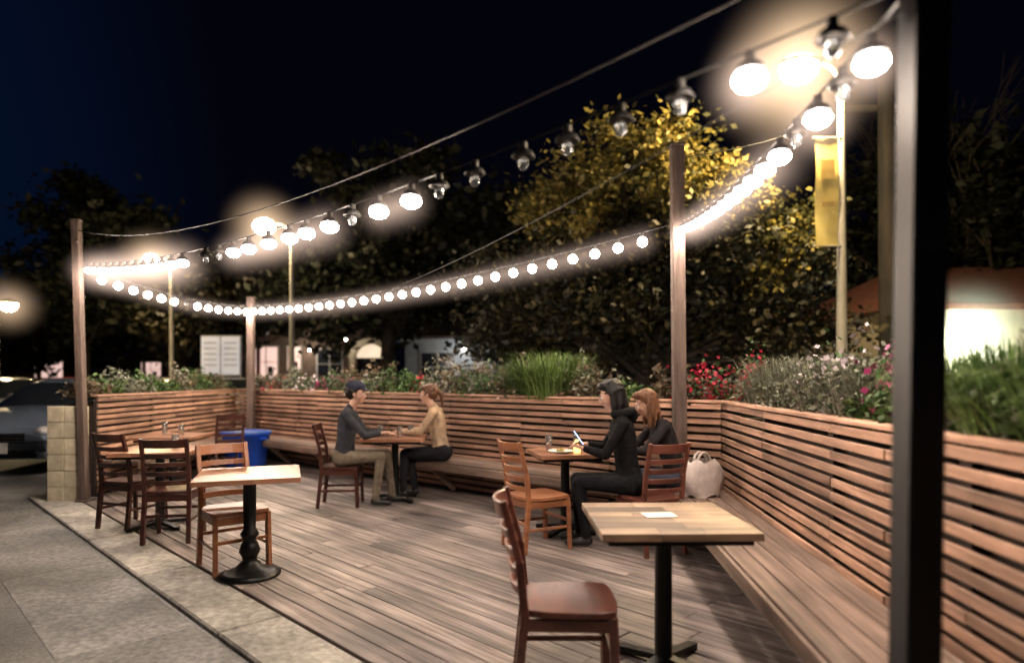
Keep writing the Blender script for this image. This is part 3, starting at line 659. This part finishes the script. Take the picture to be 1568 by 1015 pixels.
cols=[(.25,.26,.28),(.1,.13,.2),(.3,.05,.04),(.4,.4,.4),(.2,.2,.2),(.08,.12,.2)]
for i,(x,y) in enumerate(((-13.6,17),(-18.5,22.5),(-15.6,23),(-12.6,23.2),(-9.8,23.4),(-24,24))): car('parked_car',(x,y,GZ),-1.5,cols[i])
# ---------------------------------------------------------------- buildings
stucco=M('stucco',(.42,.42,.41),(.33,.33,.32),.85,(3,3,3),.15); stucD=M('stucco_brown',(.16,.11,.08),(.1,.07,.05),.85,(3,3,3),.15); roofM=M('roof_shingle',(.10,.06,.045),(.05,.03,.025),.9,(8,8,8),.4); tile=M('roof_tile',(.30,.12,.09),(.18,.07,.05),.8,(6,6,6),.4)
winD=M('window_dark',(.02,.022,.03),None,.1); winL=M('window_lit',(.8,.6,.5),None,.4,(1.3,1,1.7),emit=(1,.66,.58),es=.9); trimM=M('trim',(.55,.52,.48),None,.6); cream=M('cream_stucco',(.62,.55,.42),(.5,.44,.33),.8,(3,3,3),.15)
def house(name,x0,x1,y,h,dep,wall,rm,wins,ridge,over=.35):
    e=empty(name,(0,0,0)); b=MB(); b.box(((x0+x1)/2,y+dep/2,h/2-.1),(x1-x0,dep,h)); b.obj('walls',[wall],e)
    b=MB(); a=x0-over;c=x1+over;f=y-over;k=y+dep+over;m=(f+k)/2; z=h-.1
    i=(c-a)*.16
    b.add([(a,f,z),(c,f,z),(c,k,z),(a,k,z),(a+i,m,z+ridge),(c-i,m,z+ridge)],[(0,1,5,4),(2,3,4,5),(1,2,5),(3,0,4),(3,2,1,0)]); b.box(((a+c)/2,f,z-.06),(c-a,.04,.12)); b.obj('roof',[rm],e)
    b=MB()
    for (wx,wz,ww,wh,lit) in wins:
        b.box((wx,y-.03,wz),(ww+.16,.06,wh+.16),m=2); b.box((wx,y-.045,wz),(ww,.06,wh),m=1 if lit else 0); b.box((wx,y-.06,wz),(.05,.06,wh),m=2); b.box((wx,y-.062,wz),(ww,.06,.04),m=2)
        if lit:
            b.box((wx-ww*.36,y-.05,wz),(ww*.2,.062,wh),m=3); b.box((wx+ww*.2,y-.05,wz-wh*.3),(ww*.25,.062,wh*.3),m=0)
    b.obj('windows',[winD,winL,trimM,M('curtain',(.3,.12,.1),None,.8)],e); return e
house('bungalow',-4.9,1.9,30,3.4,7,stucco,roofM,[(-3.4,1.9,1.5,1.3,0),(-.9,1.9,1.6,1.3,0),(1.2,1.9,.8,1.3,0)],1.9)
house('gabled_house',-13.2,-7.2,33,4.2,7,stucD,roofM,[(-12.4,2.2,1.1,1.5,1),(-11.0,2.4,.6,1.1,1),(-9.2,2.1,1.2,1.4,0)],2.3)
house('restaurant_building',8.9,22,14.2,3.1,8,cream,tile,[(12.3,1.4,1.4,1.2,0),(15.5,1.4,1.4,1.2,0)],1.5)
house('shop_building',-40,-24,48,5,8,stucD,roofM,[(-38,2,2,1.2,0),(-34,2,2,1.2,1),(-30,2,2,1.2,0),(-26.5,2,1.4,1.0,1)],1.5)
def facade_fill(name,loc,P,col=(1,.85,.7)):  # lamps added to brighten the house fronts and the arch
    e=empty(name); b=MB(); b.box((loc[0],loc[1]+.08,loc[2]+.08),(.1,.14,.05)); b.ball(loc,.04,m=1,n=10); b.obj('fitting',[blackM,bulbE],e)
    ld=bpy.data.lights.new('facade_fill_light','POINT'); ld.energy=P; ld.color=col; ld.shadow_soft_size=.04; lo=bpy.data.objects.new('facade_fill_light',ld); link(lo,e); lo.location=Vector(loc)+Vector((0,-.9,-.1))
facade_fill('facade_fill_lamp',(-2.2,29.85,2.7),45,(.85,.92,1)); facade_fill('facade_fill_lamp.001',(-10.2,32.85,2.8),70); facade_fill('facade_fill_lamp.002',(.3,29.85,2.7),30,(.9,.92,1)); facade_fill('facade_fill_lamp.003',(-7.35,28.9,3.1),25)
e=empty('arched_porch'); b=MB(); cx,y0=-6.25,29
for s in(-1,1): b.box((cx+s*.78,y0,1.1),(.22,.6,2.4))
n=10
for i in range(n):
    a0=math.pi*i/n;a1=math.pi*(i+1)/n
    P=[(.67,a0),(.95,a0),(.95,a1),(.67,a1)]; vs=[(cx+r*math.cos(a),y0-.3,2.3+r*math.sin(a)*.9) for r,a in P]+[(cx+r*math.cos(a),y0+.3,2.3+r*math.sin(a)*.9) for r,a in P]
    b.add(vs,[(0,1,2,3),(7,6,5,4),(1,5,6,2),(0,3,7,4)])
b.add([(cx-.67,y0+.1,2.3)]+[(cx+.67*math.cos(math.pi*i/n),y0+.1,2.3+.6*math.sin(math.pi*i/n)) for i in range(n+1)],[tuple(range(n+2))],1)
b.box((cx,y0+.12,1.1),(1.34,.05,2.4),m=2); b.obj('arch',[cream,M('lit_transom',(.7,.6,.45),None,.5,emit=(1,.8,.58),es=.9),winD],e)
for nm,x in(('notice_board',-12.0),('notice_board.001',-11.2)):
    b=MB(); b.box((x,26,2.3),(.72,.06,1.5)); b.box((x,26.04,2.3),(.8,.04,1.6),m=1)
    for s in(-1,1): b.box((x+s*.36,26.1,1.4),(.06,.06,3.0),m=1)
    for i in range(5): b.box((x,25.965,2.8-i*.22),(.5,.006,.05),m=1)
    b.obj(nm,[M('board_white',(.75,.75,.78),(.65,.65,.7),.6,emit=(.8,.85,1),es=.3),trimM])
e=empty('wall_lamp'); b=MB(); b.box((9.62,14.1,2.5),(.12,.2,.12),m=0); b.lathe((9.62,13.92,2.36),[(.06,.16),(.17,.05),(.18,0)],n=16,m=0); b.ball((9.62,13.85,2.3),(.28,.24,.26),m=1,n=14)
b.obj('fitting',[blackM,M('flood_lens',(1,1,1),None,.3,emit=(.85,1,.8),es=50)],e)
ld=bpy.data.lights.new('flood_light','POINT'); ld.energy=70; ld.color=(1,.90,.58); ld.shadow_soft_size=.1; lo=bpy.data.objects.new('flood_light',ld); link(lo,e); lo.location=(9.62,13.1,2.1)
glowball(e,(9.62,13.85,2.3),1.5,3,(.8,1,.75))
# ---------------------------------------------------------------- world
w=bpy.data.worlds.new('World'); S.world=w; w.use_nodes=True; nt=w.node_tree; N=nt.nodes;L=nt.links; bg=N['Background']
sky=N.new('ShaderNodeTexSky'); sky.sky_type='NISHITA'; sky.sun_disc=False; sky.sun_elevation=math.radians(-4); sky.sun_rotation=math.radians(-70)
tc=N.new('ShaderNodeTexCoord'); sx=N.new('ShaderNodeSeparateXYZ'); L.new(tc.outputs['Generated'],sx.inputs[0])
mr=N.new('ShaderNodeMapRange'); mr.inputs[1].default_value=-.38; mr.inputs[2].default_value=-.66; L.new(sx.outputs[0],mr.inputs[0])
mx=N.new('ShaderNodeMix'); mx.data_type='RGBA'; mx.inputs[6].default_value=(.0008,.0009,.0030,1); mx.inputs[7].default_value=(.0011,.0052,.019,1); L.new(mr.outputs[0],mx.inputs[0])
sc=N.new('ShaderNodeVectorMath'); sc.operation='SCALE'; sc.inputs[3].default_value=.003; L.new(sky.outputs[0],sc.inputs[0])
ad=N.new('ShaderNodeVectorMath'); ad.operation='ADD'; L.new(sc.outputs[0],ad.inputs[0]); L.new(mx.outputs[2],ad.inputs[1]); L.new(ad.outputs[0],bg.inputs[0]); bg.inputs[1].default_value=1
# ---------------------------------------------------------------- camera
cd=bpy.data.cameras.new('Camera'); cam=bpy.data.objects.new('Camera',cd); link(cam); cam.location=(0,0,1.45); cam.rotation_euler=(math.radians(90),0,0)
cd.lens=22.96; cd.sensor_width=36; cd.shift_y=.0443; cd.clip_end=1000; cd.clip_start=.05
cd.dof.use_dof=True; cd.dof.focus_distance=4.8; cd.dof.aperture_fstop=.8
S.camera=cam
S.view_settings.view_transform='Standard'; S.view_settings.look='None'; S.view_settings.exposure=0
tick('end')
